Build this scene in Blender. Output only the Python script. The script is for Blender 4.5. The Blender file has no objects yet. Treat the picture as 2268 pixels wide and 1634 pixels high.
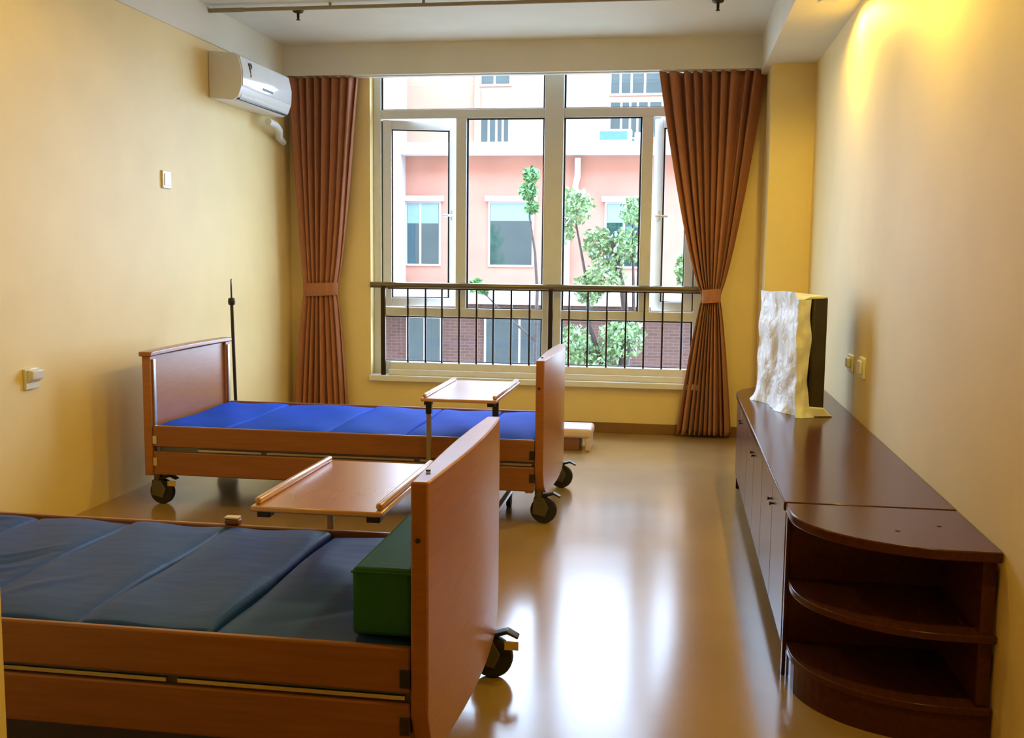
import bpy, bmesh, math, random
from math import sin, cos, pi, radians, sqrt
from mathutils import Vector, Matrix
random.seed(7)
S = bpy.context.scene
C = S.collection

# ------------------------------------------------------------------ camera
F_PX, YAW, PITCH, ROLL, CAM_H = 2282.18, .1558, -.1115, .0106, 1.3631
fw = Vector((-sin(YAW) * cos(PITCH), cos(YAW) * cos(PITCH), sin(PITCH)))
rt = Vector((cos(YAW), sin(YAW), 0))
up = rt.cross(fw)
rt2 = rt * cos(ROLL) + up * sin(ROLL)
up2 = -rt * sin(ROLL) + up * cos(ROLL)
cam = bpy.data.cameras.new('camera')
cam.sensor_fit = 'HORIZONTAL'
cam.sensor_width = 36.0
cam.lens = F_PX * 36.0 / 2268.0
cam.clip_start = .05
cam.clip_end = 300
co = bpy.data.objects.new('camera', cam)
m = Matrix.Identity(4)
for i in range(3):
    m[i][0], m[i][1], m[i][2] = rt2[i], up2[i], -fw[i]
m[2][3] = CAM_H
co.matrix_world = m
C.objects.link(co)
S.camera = co

# ------------------------------------------------------------------ world, exposure
SKY = 13.5
w = bpy.data.worlds.new('overcast_sky')
S.world = w
w.use_nodes = True
bg = w.node_tree.nodes['Background']
bg.inputs['Color'].default_value = (.70, .93, 1.29, 1)
bg.inputs['Strength'].default_value = SKY
S.view_settings.view_transform = 'Standard'
S.view_settings.look = 'None'
S.view_settings.exposure = 0.0
S.view_settings.gamma = 1.0
S.view_settings.use_curve_mapping = False
pl = bpy.data.lights.new('window_portal', 'AREA')
pl.shape = 'RECTANGLE'
pl.size, pl.size_y = 2.56, 2.35
pl.cycles.is_portal = True
po = bpy.data.objects.new('window_portal', pl)
po.location = (-1.085, 8.14, 1.62)
po.rotation_euler = (radians(-90), 0, 0)
C.objects.link(po)

# ------------------------------------------------------------------ materials
MATS = {}


def mat(name, col, rough=.5, var=.0, scale=6, stretch=(1, 1, 1), bump=0, bscale=None, metal=0, spec=.5,
        coat=0, coat_rough=.1, coat_ior=1.5, sheen=0, emit=None, estr=0, detail=3):
    if name in MATS:
        return MATS[name]
    mt = bpy.data.materials.new(name)
    mt.use_nodes = True
    nt = mt.node_tree
    p = nt.nodes['Principled BSDF']
    p.inputs['Base Color'].default_value = (*col, 1)
    p.inputs['Roughness'].default_value = rough
    p.inputs['Metallic'].default_value = metal
    p.inputs['Specular IOR Level'].default_value = spec
    p.inputs['Coat Weight'].default_value = coat
    p.inputs['Coat Roughness'].default_value = coat_rough
    p.inputs['Coat IOR'].default_value = coat_ior
    p.inputs['Sheen Weight'].default_value = sheen
    if emit:
        p.inputs['Emission Color'].default_value = (*emit, 1)
        p.inputs['Emission Strength'].default_value = estr
    if var or bump:
        tc = nt.nodes.new('ShaderNodeTexCoord')
        mp = nt.nodes.new('ShaderNodeMapping')
        mp.inputs['Scale'].default_value = stretch
        nz = nt.nodes.new('ShaderNodeTexNoise')
        nz.inputs['Scale'].default_value = scale
        nz.inputs['Detail'].default_value = detail
        nt.links.new(tc.outputs['Object'], mp.inputs['Vector'])
        nt.links.new(mp.outputs['Vector'], nz.inputs['Vector'])
        if var:
            rp = nt.nodes.new('ShaderNodeValToRGB')
            a = tuple(max(0, c * (1 - var)) for c in col)
            b = tuple(min(1, c * (1 + var)) for c in col)
            rp.color_ramp.elements[0].position = .3
            rp.color_ramp.elements[1].position = .7
            rp.color_ramp.elements[0].color = (*a, 1)
            rp.color_ramp.elements[1].color = (*b, 1)
            nt.links.new(nz.outputs['Fac'], rp.inputs['Fac'])
            nt.links.new(rp.outputs['Color'], p.inputs['Base Color'])
        if bump:
            bm_ = nt.nodes.new('ShaderNodeBump')
            bm_.inputs['Strength'].default_value = bump
            bm_.inputs['Distance'].default_value = .02
            src = nz
            if bscale:
                src = nt.nodes.new('ShaderNodeTexNoise')
                src.inputs['Scale'].default_value = bscale
                src.inputs['Detail'].default_value = 2
                nt.links.new(mp.outputs['Vector'], src.inputs['Vector'])
            nt.links.new(src.outputs['Fac'], bm_.inputs['Height'])
            nt.links.new(bm_.outputs['Normal'], p.inputs['Normal'])
    MATS[name] = mt
    return mt


def glass(name, tint=(1, 1, 1), ior=1.45):
    mt = bpy.data.materials.new(name)
    mt.use_nodes = True
    nt = mt.node_tree
    nt.nodes.clear()
    o = nt.nodes.new('ShaderNodeOutputMaterial')
    mx = nt.nodes.new('ShaderNodeMixShader')
    tr = nt.nodes.new('ShaderNodeBsdfTransparent')
    gl = nt.nodes.new('ShaderNodeBsdfGlossy')
    fr = nt.nodes.new('ShaderNodeFresnel')
    fr.inputs['IOR'].default_value = ior
    ge = nt.nodes.new('ShaderNodeNewGeometry')          # same Fresnel from both faces of the thin pane
    mi = nt.nodes.new('ShaderNodeMix')
    mi.inputs[2].default_value = ior
    mi.inputs[3].default_value = 1 / ior
    nt.links.new(ge.outputs['Backfacing'], mi.inputs[0])
    nt.links.new(mi.outputs[0], fr.inputs['IOR'])
    tr.inputs['Color'].default_value = (*tint, 1)
    gl.inputs['Roughness'].default_value = .02
    nt.links.new(fr.outputs['Fac'], mx.inputs['Fac'])
    nt.links.new(tr.outputs['BSDF'], mx.inputs[1])
    nt.links.new(gl.outputs['BSDF'], mx.inputs[2])
    nt.links.new(mx.outputs['Shader'], o.inputs['Surface'])
    MATS[name] = mt
    return mt


WALL = mat('cream_wall_paint', (.87, .69, .315), .55, .03, 3, bump=.02, bscale=90)
WHITE_WALL = mat('white_ceiling_paint', (.77, .745, .645), .6, .02, 3, bump=.015, bscale=90)
FLOOR = mat('beige_vinyl', (.385, .25, .108), .175, .10, 1.6, bump=.010, bscale=7, spec=.75, detail=5)
BASEB = mat('brown_skirting', (.24, .115, .032), .35, .08, 8)
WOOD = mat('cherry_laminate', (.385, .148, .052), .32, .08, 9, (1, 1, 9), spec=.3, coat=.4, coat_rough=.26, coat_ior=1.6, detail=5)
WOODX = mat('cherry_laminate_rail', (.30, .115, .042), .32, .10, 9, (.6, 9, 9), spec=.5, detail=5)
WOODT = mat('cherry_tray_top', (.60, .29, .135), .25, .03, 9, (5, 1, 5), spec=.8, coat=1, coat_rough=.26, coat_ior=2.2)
WENGE = mat('dark_brown_laminate', (.085, .026, .016), .18, .15, 10, (6, 1, 6), spec=.14, detail=5)
WENGEF = mat('dark_brown_doors', (.11, .045, .034), .26, .15, 10, (6, 6, 1), spec=.55, detail=5)
BLACK = mat('black_plastic', (.012, .012, .012), .4, .1, 20)
RUBBER = mat('black_rubber', (.02, .019, .018), .6, .1, 30)
STEEL = mat('brushed_steel', (.62, .61, .58), .28, .05, 40, (1, 1, 12), metal=1)
DSTEEL = mat('dark_steel', (.055, .042, .03), .38, .1, 30, metal=.6)
LEGM = mat('warm_grey_steel', (.36, .30, .20), .35, .06, 20, metal=.6)
FORK = mat('grey_caster_fork', (.16, .15, .13), .35, .08, 20, metal=.7)
PWHITE = mat('white_powder_coat', (.78, .78, .76), .35, .02, 20)
PLASTIC = mat('white_plastic', (.80, .80, .77), .28, .02, 10)
BRASS = mat('yellow_tag', (.75, .58, .16), .4, .06, 30)
UPVC = mat('white_window_profile', (.72, .73, .70), .3, .02, 10)
GASKET = mat('black_gasket', (.012, .012, .012), .5, .05, 30)
STONE = mat('white_sill_stone', (.82, .82, .80), .25, .03, 14)
CURT = mat('brown_curtain_cloth', (.42, .165, .080), .75, .10, 60, (1, 1, .2), bump=.05, bscale=240, sheen=.15)
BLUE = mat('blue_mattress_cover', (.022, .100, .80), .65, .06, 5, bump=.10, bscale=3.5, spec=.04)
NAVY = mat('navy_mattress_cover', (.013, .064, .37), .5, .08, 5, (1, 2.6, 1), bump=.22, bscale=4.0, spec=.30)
GREEN = mat('dark_green_vinyl', (.028, .145, .064), .6, .06, 14, bump=.05, bscale=60, spec=.15)
BAG = mat('white_plastic_wrap', (.90, .91, .92), .35, .03, 6, bump=.5, bscale=16)
BEIGE = mat('pale_pink_beige_vinyl', (.72, .54, .44), .4, .05, 12)
BROWN = mat('mid_brown_board', (.22, .09, .05), .45, .08, 10)
TRACK = mat('khaki_aluminium', (.30, .26, .15), .4, .06, 20)
BRONZE = mat('dark_bronze', (.045, .028, .014), .4, .1, 30, metal=.7)
LAMP = mat('downlight_lens', (1, .9, .6), .4, .02, 30, emit=(1, .78, .36), estr=40)
GLASS = glass('clear_window_glass', (.97, .985, .98))
# outdoors
PINK = mat('salmon_render', (.43, .225, .165), .85, .10, 1.2, bump=.05, bscale=30)
CREAM = mat('cream_render', (.37, .265, .185), .85, .06, 1.2, bump=.05, bscale=30)
EWHITE = mat('white_render', (.60, .60, .59), .8, .03, 3)
LILAC = mat('pale_lilac_brick', (.40, .37, .37), .85, .08, 3)
LEAF = mat('green_leaf', (.11, .27, .10), .5, .35, 3)
LEAF2 = mat('pale_green_leaf', (.20, .34, .15), .5, .3, 3)
BARK = mat('grey_bark', (.06, .05, .045), .8, .25, 12, bump=.3)
GRASS = mat('courtyard_paving', (.42, .42, .38), .9, .2, 1.5)
EGLASS = mat('tinted_reflective_glass', (.10, .19, .22), .04, .03, 2, metal=.85)
EFRAME = mat('pale_window_bar', (.40, .41, .41), .4, .03, 8)
SKYREFL = mat('pale_cyan_sky_reflection', (.20, .34, .36), .6, .04, 8)  # colour of the sky reflected in the facade panes
GRILLE = mat('teal_grille', (.07, .19, .175), .5, .2, 40)


def brick_mat():
    mt = bpy.data.materials.new('brown_brick_cladding')
    mt.use_nodes = True
    nt = mt.node_tree
    p = nt.nodes['Principled BSDF']
    p.inputs['Roughness'].default_value = .85
    tc = nt.nodes.new('ShaderNodeTexCoord')
    mp = nt.nodes.new('ShaderNodeMapping')
    mp.inputs['Rotation'].default_value = (radians(90), 0, 0)
    br = nt.nodes.new('ShaderNodeTexBrick')
    br.inputs['Scale'].default_value = 1.0
    br.inputs['Brick Width'].default_value = .24
    br.inputs['Row Height'].default_value = .075
    br.inputs['Mortar Size'].default_value = .006
    br.inputs['Color1'].default_value = (.11, .058, .044, 1)
    br.inputs['Color2'].default_value = (.085, .044, .034, 1)
    br.inputs['Mortar'].default_value = (.14, .105, .09, 1)
    nt.links.new(tc.outputs['Object'], mp.inputs['Vector'])
    nt.links.new(mp.outputs['Vector'], br.inputs['Vector'])
    nt.links.new(br.outputs['Color'], p.inputs['Base Color'])
    return mt


BRICK = brick_mat()


# ------------------------------------------------------------------ mesh helpers
class MB:
    def __init__(self):
        self.v, self.f = [], []

    def add(self, vs, fs):
        n = len(self.v)
        self.v += [tuple(v) for v in vs]
        self.f += [tuple(i + n for i in f) for f in fs]
        return self

    def box(self, x0, x1, y0, y1, z0, z1):
        return self.add([(x0, y0, z0), (x1, y0, z0), (x1, y1, z0), (x0, y1, z0),
                         (x0, y0, z1), (x1, y0, z1), (x1, y1, z1), (x0, y1, z1)],
                        [(0, 3, 2, 1), (4, 5, 6, 7), (0, 1, 5, 4), (1, 2, 6, 5), (2, 3, 7, 6), (3, 0, 4, 7)])

    def bar(self, a, b, w_, h_=None, upv=(0, 0, 1)):
        h_ = h_ or w_
        a, b = Vector(a), Vector(b)
        d = (b - a).normalized()
        s = d.cross(Vector(upv))
        if s.length < 1e-4:
            s = d.cross(Vector((1, 0, 0)))
        s.normalize()
        t = s.cross(d).normalized()
        vs = []
        for p in (a, b):
            for i, j in ((-1, -1), (1, -1), (1, 1), (-1, 1)):
                vs.append(p + s * (i * w_ / 2) + t * (j * h_ / 2))
        return self.add(vs, [(0, 1, 2, 3), (7, 6, 5, 4), (0, 4, 5, 1), (1, 5, 6, 2), (2, 6, 7, 3), (3, 7, 4, 0)])

    def tube(self, pts, r, n=12, r_list=None, cap=True):
        pts = [Vector(p) for p in pts]
        rs = r_list or [r] * len(pts)
        rings = []
        d0 = (pts[1] - pts[0]).normalized()
        s = d0.cross(Vector((0, 0, 1)))
        if s.length < 1e-3:
            s = d0.cross(Vector((1, 0, 0)))
        s.normalize()
        vs = []
        for i, p in enumerate(pts):
            if i == 0:
                d = pts[1] - p
            elif i == len(pts) - 1:
                d = p - pts[i - 1]
            else:
                d = (pts[i + 1] - p).normalized() + (p - pts[i - 1]).normalized()
            d.normalize()
            s = (s - d * s.dot(d)).normalized()
            t = d.cross(s)
            for k in range(n):
                a = 2 * pi * k / n
                vs.append(p + (s * cos(a) + t * sin(a)) * rs[i])
        fs = []
        for i in range(len(pts) - 1):
            for k in range(n):
                k2 = (k + 1) % n
                fs.append((i * n + k, i * n + k2, (i + 1) * n + k2, (i + 1) * n + k))
        if cap:
            fs.append(tuple(reversed(range(n))))
            fs.append(tuple((len(pts) - 1) * n + k for k in range(n)))
        return self.add(vs, fs)

    def lathe(self, prof, origin=(0, 0, 0), axis='Z', n=20):
        vs, fs = [], []
        o = Vector(origin)
        for r, h in prof:
            for k in range(n):
                a = 2 * pi * k / n
                p = {'Z': (r * cos(a), r * sin(a), h), 'X': (h, r * cos(a), r * sin(a)), 'Y': (r * sin(a), h, r * cos(a))}[axis]
                vs.append(o + Vector(p))
        for i in range(len(prof) - 1):
            for k in range(n):
                k2 = (k + 1) % n
                fs.append((i * n + k, i * n + k2, (i + 1) * n + k2, (i + 1) * n + k))
        fs.append(tuple(reversed(range(n))))
        fs.append(tuple((len(prof) - 1) * n + k for k in range(n)))
        return self.add(vs, fs)

    def prism(self, poly, lo, hi, axis='Z'):
        n = len(poly)
        vs = []
        for h in (lo, hi):
            for a, b in poly:
                vs.append({'Z': (a, b, h), 'X': (h, a, b), 'Y': (a, h, b)}[axis])
        fs = [tuple(reversed(range(n))), tuple(range(n, 2 * n))]
        for k in range(n):
            k2 = (k + 1) % n
            fs.append((k, k2, n + k2, n + k))
        return self.add(vs, fs)

    def build(self, name, material, parent=None, bevel=0, smooth=False, seg=2):
        me = bpy.data.meshes.new(name)
        me.from_pydata(self.v, [], self.f)
        me.update()
        bm_ = bmesh.new()
        bm_.from_mesh(me)
        bmesh.ops.recalc_face_normals(bm_, faces=bm_.faces)
        bm_.to_mesh(me)
        bm_.free()
        me.materials.append(material)
        o = bpy.data.objects.new(name, me)
        C.objects.link(o)
        if parent is not None:
            o.parent = parent
        if bevel:
            md = o.modifiers.new('bevel', 'BEVEL')
            md.width = bevel
            md.segments = seg
            md.limit_method = 'ANGLE'
            md.angle_limit = radians(40)
            me.polygons.foreach_set('use_smooth', [True] * len(me.polygons))
            me.set_sharp_from_angle(angle=radians(50))
        elif smooth:
            me.polygons.foreach_set('use_smooth', [True] * len(me.polygons))
            me.set_sharp_from_angle(angle=radians(48))
        return o


def tag(o, label=None, cat=None, group=None, kind=None):
    if label:
        o['label'] = label
    if cat:
        o['category'] = cat
    if group:
        o['group'] = group
    if kind:
        o['kind'] = kind
    return o


def thing(name, label, cat, loc=(0, 0, 0), rz=0, group=None):
    o = bpy.data.objects.new(name, None)
    o.empty_display_size = .1
    o.location = loc
    o.rotation_euler = (0, 0, rz)
    C.objects.link(o)
    return tag(o, label, cat, group)


def struct(name, mb, material, label=None, **k):
    return tag(mb.build(name, material, None, **k), label, None, None, 'structure')


def B(*a):
    return MB().box(*a)


# ------------------------------------------------------------------ room shell
XL, XR, YB, YF = -3.0235, .9064, -1.3, 7.868
ZC, ZB, ZS = 2.9255, 2.6957, 2.666
YBEAM = 7.718
OX0, OX1, OZ0, OZ1 = -2.37, .20, .385, 2.80          # window opening
YO = 8.10                                             # outer face of window wall

struct('floor', B(XL - .1, XR + .1, YB, YF + .05, -.12, 0), FLOOR, 'glossy beige vinyl floor')
struct('ceiling', B(XL - .1, XR + .1, YB, YO, ZC, ZC + .12), WHITE_WALL, 'white ceiling')
struct('wall_left', B(XL - .15, XL, YB, YO, 0, ZB), WALL, 'cream left wall')
trim = struct('trim_1', B(XL - .15, XL + .012, YB, YBEAM, ZB, ZC), WHITE_WALL, 'white band along the top of the left wall')
struct('wall_right', B(XR, XR + .15, YB, YO, 0, ZC), WALL, 'cream yellow right wall')
struct('wall_back', B(XL, XR, YB - .1, YB, 0, ZC), WALL, 'cream wall behind the camera')
mb = MB()
mb.box(XL, OX0, YF, YO, 0, ZC).box(OX1, XR, YF, YO, 0, ZC).box(OX0, OX1, YF, YO, 0, OZ0 - .03).box(OX0, OX1, YF, YO, OZ1, ZC)
struct('wall_front', mb, WALL, 'cream wall around the window')
struct('trim_2', B(XL + .012, .567, YBEAM, YF, ZB, ZC), WHITE_WALL, 'beam above the window')
struct('trim_3', B(.567, XR, YB, YF, ZS, ZC), WHITE_WALL, 'boxed beam along the top of the right wall')
struct('trim_4', B(.614, XR, 7.38, YF, 0, ZS), WALL, 'yellow column in the right corner')
struct('wall_entry', B(XL, -1.378, YB, 1.90, 0, ZC), WALL, 'cream partition wall at the left edge')
struct('baseboard_front', B(XL, .614, YF - .012, YF, 0, .079), BASEB, 'brown skirting under the window', bevel=.003)

# ------------------------------------------------------------------ window
win = thing('window_1', 'large white framed window with two casements ajar', None)
win['kind'] = 'structure'
y0, y1 = 7.955, 8.015
IX0, IX1 = OX0 + .062, OX1 - .062
MUL = [(-1.707, -1.624), (-1.017, -.870), (-.277, -.192)]
TR = [(.862, .930), (2.397, 2.466)]
B(OX0, IX0, y0, y1, OZ0, OZ1).build('jamb', UPVC, win, .004)
B(IX1, OX1, y0, y1, OZ0, OZ1).build('jamb', UPVC, win, .004)
B(IX0, IX1, y0, y1, OZ1 - .06, OZ1).build('head', UPVC, win, .004)
B(IX0, IX1, y0, y1, OZ0, .500).build('bottom_rail', UPVC, win, .004)
B(*MUL[1], y0 - .012, y1, .5, OZ1 - .06).build('mullion', UPVC, win, .004)
for a, b in (MUL[0], MUL[2]):
    B(a, b, y0, y1, TR[0][1], TR[1][0]).build('mullion', UPVC, win, .004)
for z0, z1 in TR:
    B(IX0, MUL[1][0], y0, y1, z0, z1).build('transom', UPVC, win, .004)
    B(MUL[1][1], IX1, y0, y1, z0, z1).build('transom', UPVC, win, .004)


def gasketed(x0_, x1_, z0_, z1_, yy, parent, g=.014):
    p = B(x0_, x1_, yy - .004, yy + .004, z0_, z1_).build('pane', GLASS, parent)
    mb_ = MB()
    mb_.box(x0_, x0_ + g, yy - .012, yy - .005, z0_, z1_).box(x1_ - g, x1_, yy - .012, yy - .005, z0_, z1_)
    mb_.box(x0_ + g, x1_ - g, yy - .012, yy - .005, z1_ - g * .8, z1_).box(x0_ + g, x1_ - g, yy - .012, yy - .005, z0_, z0_ + g * .5)
    mb_.build('gasket', GASKET, parent)
    return p


yy = 7.99
gasketed(IX0, MUL[1][0], TR[1][1], OZ1 - .06, yy, win)
gasketed(MUL[1][1], IX1, TR[1][1], OZ1 - .06, yy, win)
gasketed(IX0, MUL[1][0], .5, TR[0][0], yy, win)
gasketed(MUL[1][1], IX1, .5, TR[0][0], yy, win)
gasketed(MUL[0][1], MUL[1][0], TR[0][1], TR[1][0], yy, win)
gasketed(MUL[1][1], MUL[2][0], TR[0][1], TR[1][0], yy, win)


def casement(hx, wid, sign, ang):
    """sash hinged at hx, opening outward by ang; sign +1 hinge at its left edge"""
    s = bpy.data.objects.new('casement', None)
    s.empty_display_size = .1
    s.location = (hx, y1 - .02, 0)
    s.rotation_euler = (0, 0, sign * ang)
    C.objects.link(s)
    s.parent = win
    z0, z1, t = TR[0][1] + .006, TR[1][0] - .006, .068
    X = lambda u: (min(sign * u[0], sign * u[1]), max(sign * u[0], sign * u[1]))
    mb_ = MB()
    mb_.box(*X((0, t)), -.03, .03, z0, z1).box(*X((wid - t, wid)), -.03, .03, z0, z1)
    mb_.box(*X((t, wid - t)), -.03, .03, z1 - t, z1).box(*X((t, wid - t)), -.03, .03, z0, z0 + t)
    mb_.build('sash', UPVC, s, .004)
    gasketed(*X((t, wid - t)), z0 + t, z1 - t, .0, s, .012)
    h = MB()
    a = X((wid - t * .7, wid - t * .3))
    h.box(*a, -.045, -.03, 1.62, 1.70)
    xm = (a[0] + a[1]) / 2
    h.tube([(xm, -.035, 1.66), (xm, -.075, 1.66), (xm - sign * .10, -.078, 1.655)], .009, 8)
    h.build('handle', PLASTIC, s, .002)
    return s


casement(IX0 + .004, MUL[0][0] - IX0 - .008, 1, radians(16))
casement(IX1 - .004, IX1 - MUL[2][1] - .008, -1, radians(16))

# sill: stone board and raised kerb
sl = thing('trim_5', 'white stone window sill', None)
sl['kind'] = 'structure'
B(OX0 - .0, OX1 + .0, 7.80, 7.955, .355, .400).build('sill_board', STONE, sl, .006)
B(OX0 + .15, OX1, 7.885, 7.955, .400, .500).build('sill_kerb', STONE, sl, .006)
B(OX0 + .15, OX1, 7.845, 7.885, .400, .445).build('sill_step', STONE, sl, .004)

# railing
rl = thing('window_railing', 'dark bronze balustrade with thin bars across the window', 'railing', (-1.08, 7.87, .40))
def loc_mb(mb_, o):
    mb_.v = [(v[0] - o[0], v[1] - o[1], v[2] - o[2]) for v in mb_.v]
    return mb_
RO = (-1.08, 7.87, .40)
loc_mb(MB().tube([(OX0 + .002, 7.868, 1.108), (OX1 - .01, 7.868, 1.108)], .024, 16), RO).build('handrail', mat('bronze_handrail', (.21, .17, .10), .22, .06, 20, metal=.75), rl, smooth=True)
for px in (-2.262, -.938):
    loc_mb(B(px - .018, px + .018, 7.835, 7.865, .40 if px < -2 else .445, 1.09), RO).build('post', BRONZE, rl, .004)
bx = [-2.075, -1.932, -1.80, -1.662, -1.524, -1.391, -1.25, -1.107, -.80, -.655, -.51, -.365, -.226, -.088, .056]
for x in bx:
    loc_mb(B(x - .0065, x + .0065, 7.888, 7.901, .50, 1.098), RO).build('baluster', BRONZE, rl)
loc_mb(B(OX0 + .14, OX1 - .01, 7.86, 7.904, 1.078, 1.09), RO).build('flat_bar', BRONZE, rl)

# ------------------------------------------------------------------ curtains
def curtain(name, label, top, knot, bot, zt, zk, zb, yc, n, ph, exp_u=.72):
    t = thing(name, label, 'curtain', ((knot[0] + knot[1]) / 2, yc, zb), 0, 'brown curtains tied back beside the window')
    o = t.location.copy()
    rng = random.Random(n * 31 + int(ph * 10))
    NU, NV = n * 12, 60
    jit = [rng.uniform(-.9, .9) for _ in range(n + 2)]
    amp = [rng.uniform(.55, 1.15) for _ in range(n + 2)]
    vs, fs = [], []
    for j in range(NV + 1):
        z = zb + (zt - zb) * j / NV
        if z > zk:
            s = ((z - zk) / (zt - zk)) ** exp_u
            e0 = knot[0] + (top[0] - knot[0]) * s
            e1 = knot[1] + (top[1] - knot[1]) * s
            A = .024 + .036 * s
        else:
            s = ((zk - z) / (zk - zb)) ** .75
            e0 = knot[0] + (bot[0] - knot[0]) * s
            e1 = knot[1] + (bot[1] - knot[1]) * s
            A = .024 + .034 * s
        for i in range(NU + 1):
            u = i / NU
            c = u * n
            k = int(c)
            a = amp[k] * (1 - (c - k)) + amp[k + 1] * (c - k)
            jj = jit[k] * (1 - (c - k)) + jit[k + 1] * (c - k)
            th = 2 * pi * (c + jj * .35) + ph + .25 * sin(3 * z + k)
            w_ = 2 * abs(cos(th / 2)) ** 2.6 - .9 + .12 * sin(2.0 * th + 1.3 * k)     # rounded ridges, narrow valleys
            x = e0 + (e1 - e0) * u + .25 * (e1 - e0) / n * cos(th) * .6
            vs.append((x - o.x, yc + A * a * w_ - o.y, z - o.z))
    W_ = NU + 1
    for j in range(NV):
        for i in range(NU):
            fs.append((j * W_ + i, j * W_ + i + 1, (j + 1) * W_ + i + 1, (j + 1) * W_ + i))
    d = MB().add(vs, fs).build('drape', CURT, t, smooth=True)
    sd = d.modifiers.new('thickness', 'SOLIDIFY')
    sd.thickness = .003
    # tie band: an oval ring hugging the gathered waist
    cx, rx, ry = (knot[0] + knot[1]) / 2 - o.x, (knot[1] - knot[0]) / 2 + .012, .048
    mb_ = MB()
    n_ = 28
    ring = []
    for zz, k in ((-.05, 1.0), (-.045, 1.02), (.045, 1.02), (.05, 1.0)):
        for q in range(n_):
            a = 2 * pi * q / n_
            ring.append((cx + rx * k * cos(a), ry * k * sin(a), zk - o.z + zz + .006 * cos(a)))
    f_ = []
    for r_ in range(3):
        for q in range(n_):
            q2 = (q + 1) % n_
            f_.append((r_ * n_ + q, r_ * n_ + q2, (r_ + 1) * n_ + q2, (r_ + 1) * n_ + q))
    mb_.add(ring, f_).build('tie_band', CURT, t, smooth=True)
    return t


curtain('curtain', 'brown curtain tied back left of the window, beside the air conditioner', (-2.975, -2.446), (-2.876, -2.624),
        (-2.965, -2.535), ZB - .006, 1.07, .03, 7.775, 8, .4)
curtain('curtain', 'brown curtain tied back right of the window, next to the column', (-.150, .600), (.205, .322),
        (.040, .440), ZB - .006, 1.067, .025, 7.775, 10, 1.3)
tr = thing('curtain_track', 'thin white curtain track under the beam above the window', 'track', (-1.08, 7.775, ZB - .008))
B(-1.9, 1.68, -.012, .012, -.0, .008).build('track_profile', PWHITE, tr)

# ------------------------------------------------------------------ beds
def board(ys, zlo, zhi, xin, xout):
    """panel standing in the YZ plane; per column limits"""
    mb_ = MB()
    n = len(ys)
    vs = []
    for i, y in enumerate(ys):
        vs += [(xin(y), y, zlo(y)), (xin(y), y, zhi(y)), (xout(y), y, zhi(y)), (xout(y), y, zlo(y))]
    fs = []
    for i in range(n - 1):
        a, b = i * 4, i * 4 + 4
        for k in range(4):
            k2 = (k + 1) % 4
            fs.append((a + k, b + k, b + k2, a + k2))
    fs.append((0, 1, 2, 3))
    e = (n - 1) * 4
    fs.append((e + 3, e + 2, e + 1, e))
    return mb_.add(vs, fs)


def caster(parent, x, y, tagged=False, swing=1, R=.068):
    mb_ = MB()
    mb_.lathe([(.022, .10), (.022, .185)], (x, y, 0), 'Z', 14)
    mb_.prism([(-.03, .05), (.035, .035), (.055, .085), (.03, .125), (-.025, .125)], -.026, -.021, 'Y')
    mb_.prism([(-.03, .05), (.035, .035), (.055, .085), (.03, .125), (-.025, .125)], .021, .026, 'Y')
    n = len(mb_.v) - 20
    mb_.v[n:] = [(x + a[0] * swing, y + a[1], a[2]) for a in mb_.v[n:]]
    mb_.box(x - .025, x + .03, y - .026, y + .026, .118, .132)
    f = mb_.build('caster', FORK, parent, .003)
    wx = x + .025 * swing
    MB().lathe([(R - .02, -.018), (R - .004, -.017), (R, -.009), (R, .009), (R - .004, .017), (R - .02, .018)], (wx, y, R), 'Y', 28).build('wheel', RUBBER, f, smooth=True)
    MB().lathe([(.03, -.0195), (.03, .0195)], (wx, y, R), 'Y', 16).build('hub', DSTEEL, f, .002)
    lv = MB()
    lv.prism([(.02, .13), (.075, .150), (.11, .135), (.112, .142), (.075, .162), (.018, .145)], -.02, .02, 'Y')
    lv.v = [(x + a[0] * swing, y + a[1], a[2]) for a in lv.v]
    lv.build('brake_lever', BLACK, f, .003)
    if tagged:
        B(x + .07, x + .115, y - .034, y - .030, .105, .133).build('tag', BRASS, f)
    return f


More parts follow.
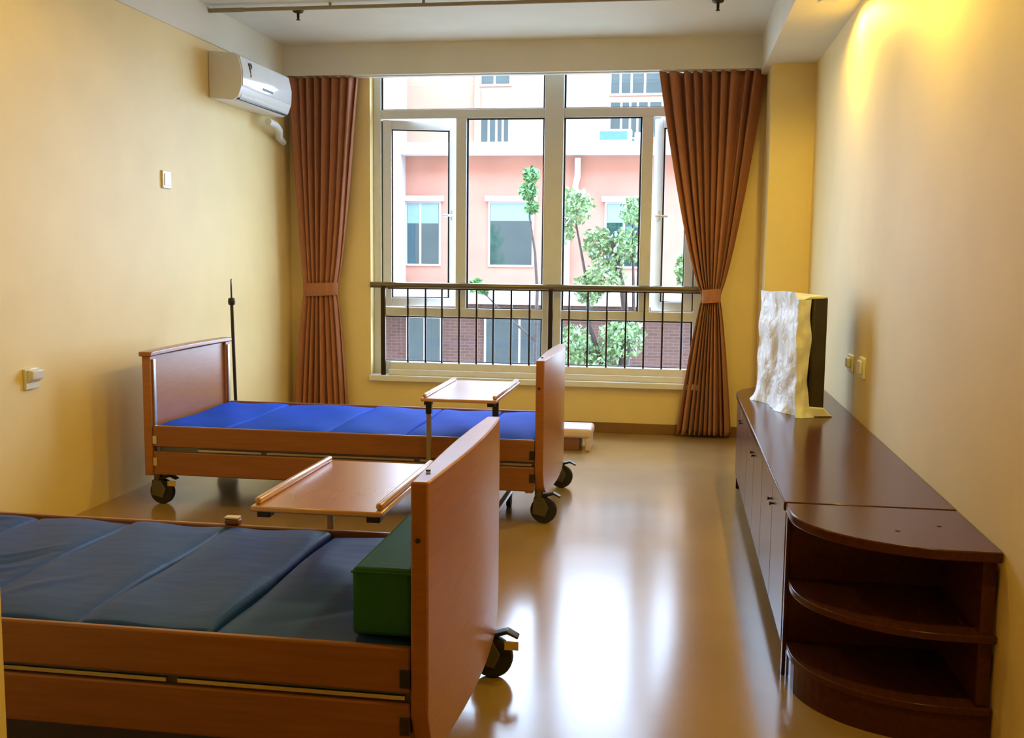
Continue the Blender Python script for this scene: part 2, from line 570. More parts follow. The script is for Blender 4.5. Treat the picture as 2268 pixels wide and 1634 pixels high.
def bed(label, loc, foot_tags, L=2.14, W=.985):
    t = thing('hospital_bed', label, 'bed', loc, 0, 'care beds with cherry wood boards')
    hx, hy = L / 2, W / 2
    N = 36
    ys = [-hy + W * i / N for i in range(N + 1)]
    rc = .13

    def zlo(y):
        d = hy - abs(y)
        return .15 + (rc - sqrt(max(0, rc * rc - (rc - d) ** 2)) if d < rc else 0)
    foot = board(ys, zlo, lambda y: .838 + .010 * cos(pi * y / W), lambda y: hx - .048, lambda y: hx - .006 + .026 * cos(pi * y / W))
    fb = foot.build('footboard', WOOD, t, .005)
    for sx, sy, sz, ax in ((hx - .03, -hy - .002, .70, 'Y'), (hx - .03, -hy + .10, .845, 'Z')):
        MB().lathe([(.006, -.002), (.006, .002)], (sx, sy, sz), ax, 10).build('screw_cap', DSTEEL, fb)
    # headboard: posts, recessed panel and cap
    hb = board([y * .985 for y in ys], zlo, lambda y: .806, lambda y: -hx + .004, lambda y: -hx + .030).build('headboard', WOOD, t, .004)
    for s in (-1, 1):
        B(-hx, -hx + .046, min(s * hy, s * (hy - .055)), max(s * hy, s * (hy - .055)), .17, .808).build('post', WOOD, hb, .005)
        B(-hx + .047, -hx + .056, min(s * (hy - .02), s * (hy - .045)), max(s * (hy - .02), s * (hy - .045)), .43, .79).build('guide_rail', STEEL, hb, .002)
    cap = board([-hy - .012] + ys[1:-1] + [hy + .012], lambda y: .806 + .005 * cos(pi * y / W), lambda y: .831 + .005 * cos(pi * y / W), lambda y: -hx - .012, lambda y: -hx + .058)
    cap.build('cap', WOOD, hb, .006)
    # side boards
    for s in (-1, 1):
        ya, yb = sorted((s * (hy - .004), s * (hy - .026)))
        B(-hx + .048, hx - .050, ya, yb, .326, .438).build('side_rail', WOODX, t, .006)
        B(-hx + .048, hx - .050, ya, yb, .175, .300).build('side_rail', WOODX, t, .006)
        ga, gb = sorted((s * (hy - .010), s * (hy - .020)))
        for xa, xb in ((-hx + .30, -.42), (-.39, .40), (.43, hx - .065)):
            B(xa, xb, ga, gb, .307, .317).build('rail_guide', STEEL, t)
        for z in (.362, .245):
            pa, pb = sorted((s * hy, s * (hy - .03)))
            B(hx - .075, hx - .050, pa - .001, pb + .001, z - .022, z + .022).build('rail_bracket', BLACK if z > .3 else DSTEEL, t, .002)
            B(-hx + .048, -hx + .072, pa - .001, pb + .001, z - .022, z + .022).build('rail_bracket', STEEL, t, .002)
    # steel deck and undercarriage
    mb_ = MB()
    for s in (-1, 1):
        mb_.bar((-hx + .05, s * .40, .295), (hx - .05, s * .40, .295), .03, .05)
    for k in range(9):
        x = -hx + .15 + k * (L - .3) / 8
        mb_.bar((x, -.40, .305), (x, .40, .305), .04, .02)
    mb_.build('deck_frame', PWHITE, t, .003)
    mb_ = MB()
    for s in (-1, 1):
        mb_.bar((-.70, s * .28, .15), (.72, s * .28, .15), .04, .04)
        mb_.bar((-hx + .06, s * .28, .165), (-.62, s * .28, .275), .02, .02)
    mb_.bar((-.70, -.28, .15), (-.70, .28, .15), .04).bar((.72, -.28, .15), (.72, .28, .15), .04)
    for s in (-1, 1):
        for a in (-1, 1):
            mb_.bar((a * .30, s * .25, .16), (a * .55, s * .25, .275), .03)
    mb_.bar((-.1, 0, .20), (.35, 0, .20), .07)
    mb_.bar((-hx + .05, -hy + .1, .165), (-hx + .05, hy - .1, .165), .04).bar((hx - .09, -hy + .1, .165), (hx - .09, hy - .1, .165), .04)
    mb_.build('undercarriage', PWHITE, t, .003)
    for s in (-1, 1):
        caster(t, hx - .035, s * (hy - .085), tagged=foot_tags)
        caster(t, -hx + .03, s * (hy - .085), tagged=not foot_tags)
    return t


def mattress(label, loc, material, cuts, lift, L=2.03, W=.915, wr=()):
    t = thing('mattress', label, 'mattress', loc)
    xs = [-L / 2] + cuts + [L / 2]
    for k in range(len(xs) - 1):
        mb_ = MB()
        a, b = xs[k] + .003, xs[k + 1] - .003
        nx, ny = (34, 60) if wr else (10, 20)
        hz = .115
        vs, fs = [], []
        for j in range(ny + 1):
            for i in range(nx + 1):
                u, v = i / nx, j / ny
                e = min(1, 9 * min(u, 1 - u)) * min(1, 9 * min(v, 1 - v))
                z = hz + lift[k][0] * (1 - u) + lift[k][1] * u + .010 * sqrt(e) + .004 * sin(7 * u + 9 * v + k * 2)
                for (kk, u0, v0, du, dv, wd, am) in wr:         # creases: segments in section space
                    if kk == k:
                        t_ = max(0, min(1, ((u - u0) * du + (v - v0) * dv) / (du * du + dv * dv)))
                        dd = sqrt((u - u0 - du * t_) ** 2 * .15 + (v - v0 - dv * t_) ** 2)
                        z += am * math.exp(-(dd / wd) ** 2) * sin(pi * (.08 + .84 * t_))
                vs.append((a + (b - a) * u, -W / 2 + W * v, z))
        n0 = len(vs)
        for j in range(ny + 1):
            for i in range(nx + 1):
                vs.append((a + (b - a) * i / nx, -W / 2 + W * j / ny, .003))
        R_ = nx + 1
        for j in range(ny):
            for i in range(nx):
                q = (j * R_ + i, j * R_ + i + 1, (j + 1) * R_ + i + 1, (j + 1) * R_ + i)
                fs.append(q)
                fs.append(tuple(n0 + x for x in reversed(q)))
        for i in range(nx):
            fs.append((i, n0 + i, n0 + i + 1, i + 1))
            k0 = ny * R_
            fs.append((k0 + i + 1, n0 + k0 + i + 1, n0 + k0 + i, k0 + i))
        for j in range(ny):
            fs.append(((j + 1) * R_, n0 + (j + 1) * R_, n0 + j * R_, j * R_))
            fs.append((j * R_ + nx, n0 + j * R_ + nx, n0 + (j + 1) * R_ + nx, (j + 1) * R_ + nx))
        mb_.add(vs, fs).build('section', material, t, .010, seg=3)
    return t


FB = (-1.691, 5.513, 0)
NB = (-1.612, 2.758, 0)
bed('cherry wood care bed nearer the window, blue mattress on it', FB, False)
bed('cherry wood care bed in the foreground, navy mattress on it', NB, True)
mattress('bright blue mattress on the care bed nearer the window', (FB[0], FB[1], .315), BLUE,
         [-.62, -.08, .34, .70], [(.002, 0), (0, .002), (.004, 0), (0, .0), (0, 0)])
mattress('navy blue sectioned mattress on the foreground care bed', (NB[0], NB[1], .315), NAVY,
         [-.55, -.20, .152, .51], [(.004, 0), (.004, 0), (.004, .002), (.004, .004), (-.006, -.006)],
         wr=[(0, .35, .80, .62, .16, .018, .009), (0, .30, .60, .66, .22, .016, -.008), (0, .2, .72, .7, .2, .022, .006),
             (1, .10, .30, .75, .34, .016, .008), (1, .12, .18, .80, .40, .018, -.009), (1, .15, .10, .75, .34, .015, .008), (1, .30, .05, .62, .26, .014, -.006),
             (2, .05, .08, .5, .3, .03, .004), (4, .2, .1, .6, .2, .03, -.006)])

# green foam block at the foot of the near bed
gb = thing('foam_block', 'dark green vinyl foam block standing at the foot of the navy mattress', 'cushion', (-.672, 2.60, .442))
mb = B(-.078, .072, -.28, .28, 0, .168)
mb.build('block_cover', GREEN, gb, .012, seg=3)
MB().tube([(-.078, -.281, .158), (.072, -.281, .158)], .003, 8).build('piping', GREEN, gb)
# latch clip on far rail
lc = thing('rail_clip', 'small beige and dark clip sitting on the foreground bed rail', 'clip', (-1.462, 3.235, .4385))
B(-.026, .026, -.016, .016, 0, .020).build('clip_body', BROWN, lc, .006)
B(-.027, .022, -.017, .017, .020, .028).build('clip_top', mat('pale_beige_plastic', (.75, .62, .42), .4, .05, 20), lc, .003)

# ------------------------------------------------------------------ overbed tables
def overbed(label, x0, x1, ya, yb, yleg, base, ztop):
    cx, cy = (x0 + x1) / 2, (ya + yb) / 2
    t = thing('overbed_table', label, 'table', (cx, cy, 0), 0, 'overbed tables')
    hx, hy = (x1 - x0) / 2, (yb - ya) / 2
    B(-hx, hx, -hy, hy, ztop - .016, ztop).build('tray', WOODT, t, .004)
    for s in (-1, 1):
        a, b = sorted((s * (hx - .004), s * (hx - .024)))
        B(a, b, -hy + .02, hy - .02, ztop, ztop + .020).build('tray_lip', WOODT, t, .008, seg=3)
        c, d = sorted((s * (hx - .012), s * (hx - .050)))
        B(c, d, -hy + .02, -hy + .06, ztop - .036, ztop - .016).build('cleat', BLACK, t, .003)
        lx = s * (hx - .020)
        ly = yleg - cy
        B(lx - .011, lx + .011, ly - .011, ly + .011, .075, ztop - .09).build('leg', LEGM, t, .003)
        B(lx - .014, lx + .014, ly - .014, ly + .014, ztop - .09, ztop - .016).build('leg_sleeve', BLACK, t, .002)
        b0, b1 = base[0] - cy, base[1] - cy
        bb = MB().bar((lx, b0, .078), (lx, b1, .078), .026, .022).build('base_bar', STEEL, t, .003)
        for yb_ in (b0 + .03, b1 - .03):
            MB().lathe([(.018, -.012), (.03, -.012), (.03, .012), (.018, .012)], (lx, yb_, .030), 'X', 18).build('caster', RUBBER, bb, smooth=True)
            B(lx - .016, lx + .016, yb_ - .016, yb_ + .016, .052, .068).build('caster_mount', BLACK, bb, .002)
    return t


overbed('cherry wood overbed table across the foreground bed', -1.155, -.775, 2.665, 3.325, 3.290, (2.74, 3.33), .656)
overbed('overbed table with window glare on its tray, at the far bed', -1.215, -.838, 4.86, 5.62, 4.955, (4.92, 5.44), .656)

# IV pole at the head of the far bed
iv = thing('iv_pole', 'thin dark IV pole rising beside the headboard', 'pole', (-2.695, 6.044, .25))
MB().tube([(0, 0, 0), (-.018, 0, .80)], .0105, 12).build('lower_tube', DSTEEL, iv, smooth=True)
MB().lathe([(.010, -.024), (.019, -.020), (.022, -.008), (.022, .008), (.019, .020), (.010, .024)], (-.018, 0, .80), 'Z', 14).build('clamp_knob', DSTEEL, iv, smooth=True)
MB().tube([(-.018, 0, .81), (-.019, 0, .89), (-.0195, 0, .932), (-.017, 0, .940)], .005, 8, [.0055, .0055, .0035, .0035]).build('upper_rod', BLACK, iv, smooth=True)

MB().box(-.02, .02, -.026, .014, .10, .13).build('clamp', BLACK, iv, .003)

# ------------------------------------------------------------------ cabinets
X0c, HC = .378, .568
mc = thing('low_cabinet', 'long dark brown low cabinet with plain doors along the right wall', 'cabinet', (.64, 4.75, 0))
def LM(mb_, o=(.64, 4.75, 0)):
    return loc_mb(mb_, o)
poly = [(XR - .002, 3.392), (XR - .002, 6.52)]
for k in range(13):
    a = pi / 2 * k / 12
    poly.append((.80 - .43 * sin(a), 6.10 + .42 * cos(a)))
poly.append((.370, 3.392))
LM(MB().prism(poly, HC - .030, HC)).build('top', WENGE, mc, .004)
LM(B(X0c + .022, XR - .004, 3.395, 6.10, .085, HC - .031)).build('carcass', WENGE, mc)
LM(B(X0c + .045, XR - .004, 3.40, 6.08, 0, .085)).build('plinth', WENGE, mc)
dy = [3.40, 3.86, 4.32, 4.78, 5.24, 5.70, 6.10]
for k in range(6):
    d = LM(B(X0c, X0c + .020, dy[k] + .003, dy[k + 1] - .003, .090, HC - .035)).build('door', WENGEF, mc, .003)
    ky = dy[k + 1] - .04 if k % 2 == 0 else dy[k] + .04
    LM(MB().lathe([(.004, 0), (.004, -.008), (.007, -.010), (.007, -.014)], (X0c, ky, .46), 'X', 12)).build('knob', DSTEEL, d, smooth=True)
# rounded open end beyond the far door
pe = [(XR - .004, 6.10), (XR - .004, 6.50)]
for k in range(13):
    a = pi / 2 * k / 12
    pe.append((.80 - .415 * sin(a), 6.10 + .40 * cos(a)))
for zz, nm in ((.085, 'end_shelf'), (.31, 'end_shelf')):
    LM(MB().prism(pe, zz, zz + .02)).build(nm, WENGE, mc, .003)
LM(MB().prism(pe, .0, .06)).build('end_plinth', WENGE, mc)

cu = thing('corner_shelf', 'dark brown rounded open shelf unit at the near end of the low cabinet', 'shelf', (.64, 3.14, 0))
def LC(mb_):
    return loc_mb(mb_, (.64, 3.14, 0))
def quarter(inset):
    p = [(XR - .004, 3.378), (XR - .004, 2.905 + inset)]
    cx_, cy_, rx_, ry_ = .79, 3.28, .415 - inset, .375 - inset
    for k in range(17):
        a = pi / 2 * k / 16
        p.append((cx_ - rx_ * sin(a), cy_ - ry_ * cos(a)))
    p.append((X0c - .003 + inset, 3.378))
    return p
ctop = LC(MB().prism(quarter(0), HC - .030, HC)).build('top', WENGE, cu, .004)
for hx_, hy_ in ((.664, 3.091), (.798, 3.169)):
    LC(MB().lathe([(.007, HC - .001), (.007, HC + .0015)], (hx_, hy_, 0), 'Z', 12)).build('cable_hole', BLACK, ctop)
for zz in (.315, .105):
    LC(MB().prism(quarter(.012), zz - .011, zz + .011)).build('shelf', WENGE, cu, .003)
LC(MB().prism(quarter(.018), 0, .094)).build('plinth', WENGE, cu)
LC(B(X0c + .012, XR - .006, 3.352, 3.374, .117, HC - .031)).build('back_panel', WENGE, cu)
LC(B(XR - .045, XR - .008, 2.935, 3.350, .117, HC - .031)).build('side_panel', WENGE, cu, .003)
LC(B(X0c, X0c + .012, 3.345, 3.376, .0, HC - .031)).build('front_post', WENGE, cu, .003)

# plastic-wrapped package on the cabinet
pk = thing('wrapped_package', 'tall white plastic-wrapped panel with a painted shaded edge, standing on the low cabinet', 'package', (.610, 5.58, HC + .001), math.atan2(-.63, .14) + pi / 2)
Lh, Th, Hh = .315, .034, .600
per = []                                                   # outline of the standing bag, seen from above
for k in range(30):
    per.append((-Th, Lh - 2 * Lh * k / 29))
for k in range(1, 8):
    per.append((-Th + 2 * Th * k / 8, -Lh - .012 * sin(pi * k / 8)))
for k in range(30):
    per.append((Th, -Lh + 2 * Lh * k / 29))
for k in range(1, 8):
    per.append((Th - 2 * Th * k / 8, Lh + .012 * sin(pi * k / 8)))
NU, NV = len(per), 30
vs, fs = [], []
for j in range(NV + 1):
    v = j / NV
    hem = math.exp(-v * 16)
    for i, (px, py) in enumerate(per):
        u = i / NU
        cr = .004 * sin(13 * py + 5 * sin(4 * v + 3 * py)) + .003 * sin(31 * py + 6 * v) * (1 - .4 * v) + .0025 * sin(57 * py - 9 * v)
        cr -= .016 * max(0, sin(7.5 * py + 1.1 + .5 * v)) ** 14 * sin(pi * min(1, v * 1.1))
        sx = -1 if px < 0 else 1
        x = px * (1 + .55 * hem) * (1 - .10 * v) + sx * (cr if abs(px) > Th * .9 else cr * .3) + .02 * hem * sin(19 * py)
        y = py * (1 + .14 * hem) + .006 * sin(23 * v + 2 * sx)
        z = v * Hh * (1 - .010 * sin(8 * py)) + v * (.012 if i < 28 else -.02 * (abs(py) > Lh * .93))
        vs.append((x - .042, y, z))
for j in range(NV):
    for i in range(NU):
        i2 = (i + 1) % NU
        fs.append((j * NU + i, j * NU + i2, (j + 1) * NU + i2, (j + 1) * NU + i))
fs.append(tuple(reversed(range(NU))))
fs.append(tuple(NV * NU + i for i in range(NU)))
MB().add(vs, fs).build('bag_body', BAG, pk, smooth=True)
B(-.004, .075, -Lh - .004, Lh - .01, .035, Hh - .004).build('end_shade', mat('dark_olive_shade', (.040, .030, .017), .5, .15, 10), pk, .012)  # dark colour stands in for shade on the package's end face
MB().prism([(-.02, 0), (.12, 0), (.10, .012), (.07, .045), (-.005, .050)], -Lh - .02, Lh - .04, 'Y').build('bottom_fold', BAG, pk, .006)
MB().prism([(-.045, .585), (-.02, .600), (.045, .604), (.074, .596), (.05, .588)], -Lh - .010, Lh - .02, 'Y').build('top_fold', BAG, pk, .004)

# ------------------------------------------------------------------ air conditioner
ac = thing('air_conditioner', 'white split air conditioner high on the left wall', 'air conditioner', (XL + .001, 6.89, 2.345))
prof = [(0, 0), (.16, -.012), (.198, .012), (.222, .075), (.226, .17), (.205, .265), (.175, .287), (0, .300)]
MB().prism([(a, b) for a, b in prof], -.442, .442, 'Y').build('housing', PLASTIC, ac, .006)
fp = [(.198, .052), (.2275, .080), (.2315, .17), (.2095, .268), (.204, .268), (.222, .17), (.2185, .080)]
pan = MB().prism(fp, -.428, .428, 'Y').build('front_panel', mat('gloss_white_panel', (.82, .84, .85), .12, .02, 8), ac, .002)
MB().prism([(.224, .098), (.2305, .098), (.232, .113), (.226, .113)], -.10, .075, 'Y').build('display', BLACK, pan, .002)
MB().prism([(.162, -.014), (.2, .010), (.207, .030), (.200, .032), (.190, .016), (.160, -.008)], -.40, .40, 'Y').build('louvre', PLASTIC, ac, .002)
B(.150, .196, -.41, .41, -.004, .006).build('outlet_slot', BLACK, ac)
# emblem: ring, letter stroke and a stem
eb = MB()
for k in range(16):
    a, b = 2 * pi * k / 16, 2 * pi * (k + 1) / 16
    eb.bar((.221, -.292 + .018 * cos(a), .222 + .016 * sin(a)), (.221, -.292 + .018 * cos(b), .222 + .016 * sin(b)), .008, .012, (1, 0, 0))
eb.bar((.2225, -.305, .215), (.230, -.305, .150), .010, .010, (0, 1, 0))
eb.build('emblem', DSTEEL, pan)
hp = thing('drain_conduit', 'white pipe cover beneath the air conditioner', 'pipe', (XL + .001, 7.30, 2.30))
MB().tube([(.10, -.11, -.012), (.11, .0, -.022), (.10, .10, -.05), (.05, .22, -.09), (.035, .34, -.11)], .026, 12).build('pipe_wrap', PLASTIC, hp, smooth=True)

# ------------------------------------------------------------------ wall plates and sockets
def plate(name, label, cat, wall_x, sgn, y, z, hw, hh, th, group=None):
    t = thing(name, label, cat, (wall_x, y, z), 0, group)
    a, b = sorted((0, sgn * th))
    B(a, b, -hw, hw, -hh, hh).build('cover', PLASTIC, t, .004)
    return t


p1 = plate('wall_switch', 'small white switch plate high on the left wall', 'switch', XL, 1, 5.838, 1.78, .052, .052, .012)
B(.012, .016, -.035, .035, -.035, .035).build('rocker', PLASTIC, p1, .002)
p2 = plate('wall_socket', 'white socket box low on the left wall, near the left edge', 'socket', XL, 1, 4.452, .748, .052, .050, .016)
MB().prism([(.016, .045), (.048, .040), (.044, .0), (.016, -.02)], -.042, .048, 'Y').build('flip_cover', PLASTIC, p2, .004)
p3 = plate('wall_socket', 'brown-shadowed socket on the right wall behind the white bag', 'socket', XR, -1, 5.47, .822, .060, .045, .012)
B(-.030, -.012, -.025, .025, -.02, .03).build('plug', PLASTIC, p3, .004)
p4 = plate('wall_socket', 'white socket box on the right wall, nearer the room', 'socket', XR, -1, 5.135, .835, .062, .050, .014)
B(-.026, -.014, -.045, .045, -.030, .034).build('flip_cover', PLASTIC, p4, .004)

# ------------------------------------------------------------------ ceiling fittings
def sprinkler(label, x, y):
    t = thing('sprinkler', label, 'sprinkler', (x, y, ZC), 0, 'ceiling sprinklers')
    MB().lathe([(.036, -.0005), (.038, -.006), (.030, -.016), (.014, -.02)], (0, 0, 0), 'Z', 20).build('escutcheon', BRONZE, t, smooth=True)
    MB().lathe([(.009, -.018), (.009, -.045), (.007, -.06)], (0, 0, 0), 'Z', 12).build('stem', BRONZE, t, smooth=True)
    MB().lathe([(.014, -.060), (.014, -.064)], (0, 0, 0), 'Z', 14).build('deflector', BRONZE, t)
sprinkler('dark pendent sprinkler on the ceiling near the air conditioner', -2.478, 6.63)
sprinkler('dark pendent sprinkler on the ceiling near the right beam', .212, 6.66)
ct = thing('ceiling_track', 'slim khaki privacy curtain track crossing below the ceiling', 'track', (-1.3, 6.455, ZC - .03))
MB().tube([(-1.70, 0, 0), (1.75, 0, 0)], .012, 12).build('rail_tube', TRACK, ct, smooth=True)
MB().tube([(-1.71, 0, -.0), (-1.48, 0, .0)], .0145, 12).build('end_sleeve', TRACK, ct, smooth=True)
for x in (-.90, -.295, .5, 1.2):
    B(x - .008, x + .008, -.006, .006, .008, .030).build('hanger', TRACK, ct)

# downlights in the right-hand beam and an unseen one added on the ceiling
def downlight(label, x, y, z, power, grp='recessed warm downlights'):
    t = thing('downlight', label, 'lamp', (x, y, z), 0, grp)
    MB().lathe([(.040, 0), (.052, -.001), (.055, -.004), (.050, -.007), (.040, -.004)], (0, 0, 0), 'Z', 28).build('trim_ring', PWHITE, t, smooth=True)
    MB().lathe([(.039, -.0005), (.036, -.003)], (0, 0, 0), 'Z', 28).build('lens', LAMP, t)
    l = bpy.data.lights.new('downlight_bulb', 'SPOT')
    l.energy = power
    l.color = (1, .71, .10)
    l.spot_size = radians(172)
    l.spot_blend = .35
    l.shadow_soft_size = .03
    o = bpy.data.objects.new('downlight_bulb', l)
    o.location = (0, 0, -.03)
    C.objects.link(o)
    o.parent = t
DL = 45
downlight('warm lit downlight in the right beam, at the top edge', .739, 5.63, ZS, DL)
downlight('second warm downlight along the right beam, above the frame', .739, 3.85, ZS, DL)
downlight('third warm downlight along the right beam, above the frame', .739, 2.1, ZS, DL)
downlight('unseen warm downlight added on the ceiling over the foreground bed', -1.9, 3.9, ZC, 30)  # added to warm the upper left wall

# ------------------------------------------------------------------ step stool behind the far bed
st = thing('step_stool', 'low pale cushioned stool on the floor behind the far bed', 'stool', (-.74, 7.20, 0))
B(-.20, .195, -.15, .15, .090, .160).build('cushion', BEIGE, st, .026, seg=4)
B(-.19, .11, -.13, .13, .0, .092).build('base_box', BROWN, st, .004)
B(.15, .185, -.14, .14, .0, .092).build('side_leg', BEIGE, st, .008)

# ------------------------------------------------------------------ outside: our own building
ob = MB()
ob.box(-30, OX0, YO, YO + .08, -9, 15).box(OX1, 30, YO, YO + .08, -9, 15)
ob.box(OX0, OX1, YO, YO + .08, -9, OZ0 - .05).box(OX0, OX1, YO, YO + .08, OZ1, 15)
ob.box(-30, 30, -2, YO, ZC + .13, 15)  # unseen height added to keep skylight off the facade opposite
struct('wall_outer', ob, PINK, 'outside face and roof of the building with the room, raised unseen to cut skylight')
struct('ground', B(-60, 60, YO + .08, 90, -5.2, -5), GRASS, 'pale courtyard paving below the window')

# building across the courtyard
YQ = 24.0
fb = thing('facade_building', 'salmon and cream building across the courtyard', 'building', (-3, YQ, -5))
def Q(mb_):
    return loc_mb(mb_, (-3, YQ, -5))
HOLES_LOW = []
Q(B(-6.36, 1.75, YQ, YQ + 8, .18, 3.62)).build('middle_wall', PINK, fb)
Q(B(-6.36, 1.75, YQ + .12, YQ + 8, 3.89, 6.6)).build('upper_wall', CREAM, fb)
Q(B(-4.72, 1.75, YQ + .04, YQ + .12, 3.93, 6.6)).build('upper_bay', CREAM, fb)
Q(B(-4.72, -4.58, YQ + .0, YQ + .04, 3.93, 5.12)).build('pilaster', PINK, fb)
Q(B(-6.36, 1.75, YQ - .45, YQ + 8, 3.62, 3.89)).build('white_band', EWHITE, fb)
Q(B(-6.36, 1.75, YQ - .22, YQ + 8, .18, .62)).build('white_ledge', EWHITE, fb)
Q(B(-9.2, 1.75, YQ + .02, YQ + 8, -5, .18)).build('brick_storey', BRICK, fb)
Q(B(-6.36, 1.75, YQ - .1, YQ + 8, 6.6, 6.8)).build('parapet', EWHITE, fb)
Q(B(-9.2, -6.36, YQ - .9, YQ + 8, .0, 6.8)).build('left_wing', LILAC, fb)
for k in range(14):
    z = .35 + k * .46
    Q(B(-7.6, -6.355, YQ - .912, YQ - .9, z, z + .43)).build('wing_panel', LILAC, fb)


def ewin(x0, x1, z0, z1, yq, bars, hood=True, sky_refl=0):
    f = Q(MB().box(x0 - .05, x0, yq - .03, yq + .06, z0, z1).box(x1, x1 + .05, yq - .03, yq + .06, z0, z1)
          .box(x0 - .05, x1 + .05, yq - .03, yq + .06, z1, z1 + .05).box(x0 - .05, x1 + .05, yq - .03, yq + .06, z0 - .05, z0)).build('window', EFRAME, fb)
    Q(B(x0, x1, yq - .015, yq - .005, z0, z1)).build('pane', EGLASS, f)
    if sky_refl:
        Q(B(x0 + .01, x1 - .01, yq - .024, yq - .016, z1 - (z1 - z0) * sky_refl, z1)).build('sky_refl', SKYREFL, f)  # sky reflection painted as a pale sheet over the upper pane
    for b in bars:
        Q(B(b - .025, b + .025, yq - .03, yq - .015, z0, z1)).build('bar', EFRAME, f)
    if hood:
        Q(B(x0 - .12, x1 + .12, yq - .10, yq, z1 + .05, z1 + .17)).build('hood', EWHITE, f)


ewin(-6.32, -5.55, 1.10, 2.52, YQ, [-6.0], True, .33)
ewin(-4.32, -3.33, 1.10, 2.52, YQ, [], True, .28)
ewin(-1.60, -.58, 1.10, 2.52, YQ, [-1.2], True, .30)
ewin(-4.56, -3.92, 3.93, 4.52, YQ + .04, [-4.38, -4.2, -4.05], False)
ewin(-4.56, -3.90, 5.25, 6.1, YQ + .04, [-4.25], False)
ewin(-1.56, -.42, 4.02, 4.80, YQ + .04, [-1.32, -1.12, -.95, -.7], False)
ewin(-1.56, -.30, 5.0, 6.1, YQ + .04, [-1.35, -1.1, -.8], False)
ewin(-6.30, -5.52, -1.7, -.19, YQ + .02, [-5.9], False)
ewin(-4.4, -2.9, -1.7, -.15, YQ + .02, [-3.6], False)
Q(MB().tube([(-2.28, YQ - .10, 3.55), (-2.28, YQ - .10, 3.15), (-2.34, YQ - .10, 2.85), (-2.46, YQ - .10, 2.68), (-2.5, YQ - .10, 2.45), (-2.5, YQ - .10, .62)], .07, 10)).build('downpipe', EWHITE, fb, smooth=True)
au = thing('outdoor_unit', 'white air conditioner outdoor unit on the ledge across the courtyard', 'air conditioner', (-1.41, YQ - .30, 3.892))
B(-.40, .36, -.10, .20, 0, .27).build('case', EWHITE, au, .03)
B(-.36, .26, -.108, -.10, .03, .22).build('grille', GRILLE, au)
B(.42, .80, -.10, .20, 0, .20).build('side_box', EWHITE, au, .03)


def tree(label, x, y, zg, ztop, crowns, trunk, nleaf, mt, seed):
    t = thing('courtyard_tree', label, 'tree', (x, y, zg + 4), 0, 'courtyard trees')
    crowns = [(a, b, c - 4, r) for a, b, c, r in crowns]
    trunk = [([(q[0], q[1], max(0, q[2] - 4)) for q in p if q[2] == 0 or q[2] > 4.2], a, b) for p, a, b in trunk]
    rng = random.Random(seed)
    mb_ = MB()
    for path, r0, r1 in trunk:
        n = len(path)
        mb_.tube(path, r0, 8, [r0 + (r1 - r0) * k / (n - 1) for k in range(n)])
    mb_.build('trunk', BARK, t, smooth=True)
    vs, fs = [], []
    tot = sum(c[3] ** 2 for c in crowns)
    for cx_, cy_, cz_, r in crowns:
        for k in range(int(nleaf * r * r / tot)):
            d = Vector((rng.gauss(0, 1), rng.gauss(0, 1), rng.gauss(0, 1))).normalized() * r * rng.uniform(.45, 1)
            p = Vector((cx_, cy_, cz_)) + d
            a = Vector((rng.uniform(-1, 1), rng.uniform(-1, 1), rng.uniform(-1, 1))).normalized()
            b = a.cross(Vector((rng.uniform(-1, 1), rng.uniform(-1, 1), rng.uniform(-1, 1)))).normalized()
            s = rng.uniform(.035, .07)
            n = len(vs)
            vs += [p - a * s, p + b * s * .5, p + a * s, p - b * s * .5]
            fs.append((n, n + 1, n + 2, n + 3))
    f = MB().add(vs, fs).build('foliage', mt, t)
    f['kind'] = 'stuff'


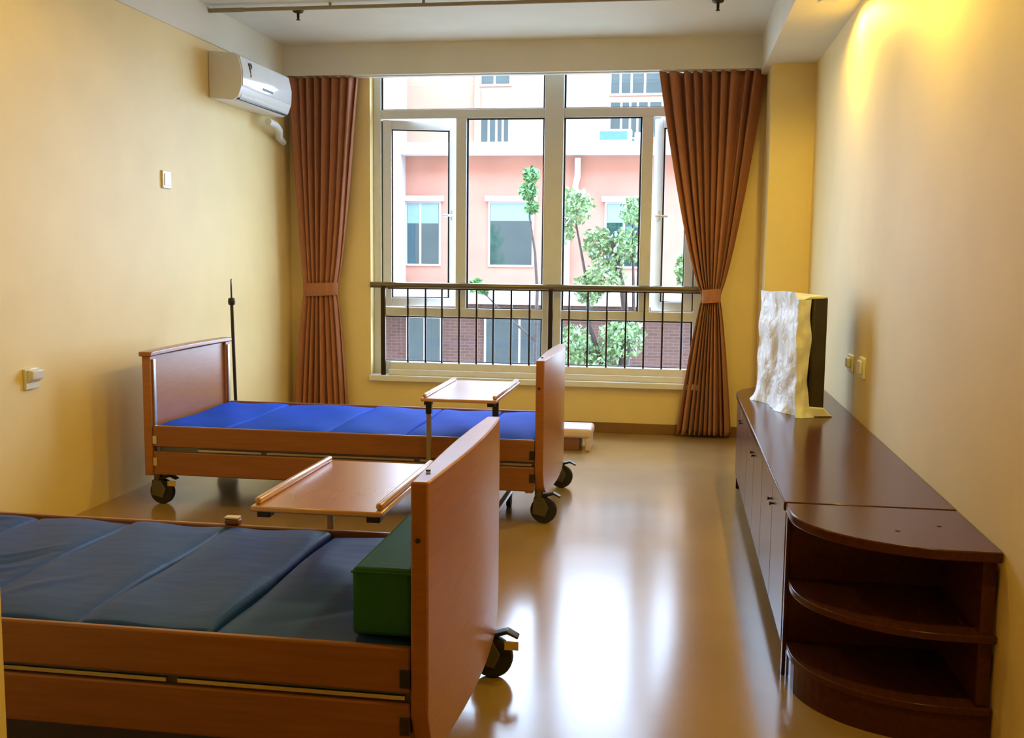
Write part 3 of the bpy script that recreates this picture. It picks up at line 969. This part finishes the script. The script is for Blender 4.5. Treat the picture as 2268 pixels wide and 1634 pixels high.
tree('slender leafy tree in front of the salmon building, right of the main mullion', -1.0, 18, -9, 3,
     [(-.75, 0, 11.2, .34), (-.35, .2, 10.55, .30), (-.95, .1, 10.75, .22), (-.2, 0, 10.0, .36), (.15, .1, 10.5, .34), (.25, 0, 11.1, .26),
      (-.5, 0, 9.75, .28), (.1, 0, 8.95, .42), (-.75, 0, 8.75, .4), (-.3, .1, 8.4, .45)],
     [([(0, 0, 0), (.05, 0, 4), (.0, 0, 7.6), (.02, 0, 8.1), (.16, 0, 8.5), (.2, 0, 9.0), (.1, 0, 9.8), (-.1, 0, 10.6)], .16, .03),
      ([(.0, 0, 8.0), (-.25, 0, 8.5), (-.45, 0, 9.1), (-.55, 0, 10), (-.75, 0, 11)], .06, .015),
      ([(.16, 0, 8.6), (.3, 0, 9.4), (.25, 0, 10.9)], .05, .012)], 5200, LEAF2, 5)
tree('thin climbing sapling left of the main mullion, before the salmon wall', -2.95, 21, -9, 3,
     [(.0, 0, 11.95, .17), (-.05, 0, 11.62, .20), (.03, 0, 11.3, .15), (-1.12, 0, 9.7, .16), (-.95, 0, 9.62, .12)],
     [([(.1, 0, 0), (.12, 0, 8), (.16, 0, 9.6), (.1, 0, 10.4), (-.02, 0, 11.1), (0, 0, 11.9)], .05, .012),
      ([(.1, 0, 8.6), (-.6, 0, 9.2), (-1.05, 0, 9.65)], .03, .01)], 1300, LEAF, 8)
tree('small pale tree beside the right casement, before the building', .13, 20, -9, 2,
     [(0, 0, 10.1, .16), (.02, 0, 9.9, .14), (-.02, 0, 10.28, .10)],
     [([(0, 0, 0), (0, 0, 6), (.02, 0, 9.3), (0, 0, 10.1)], .05, .012)], 500, LEAF2, 9)
tree('broad dark tree close to the room, out of view left of the window', -7.0, 11.2, -9, 3,
     [(0, 0, 9.8, 1.0), (.8, .2, 9.2, .9), (-.9, 0, 9.4, .9), (.2, 0, 10.9, .7)],
     [([(0, 0, 0), (.05, 0, 5), (0, 0, 9), (.1, 0, 10.5)], .2, .04)], 5000, LEAF, 12)
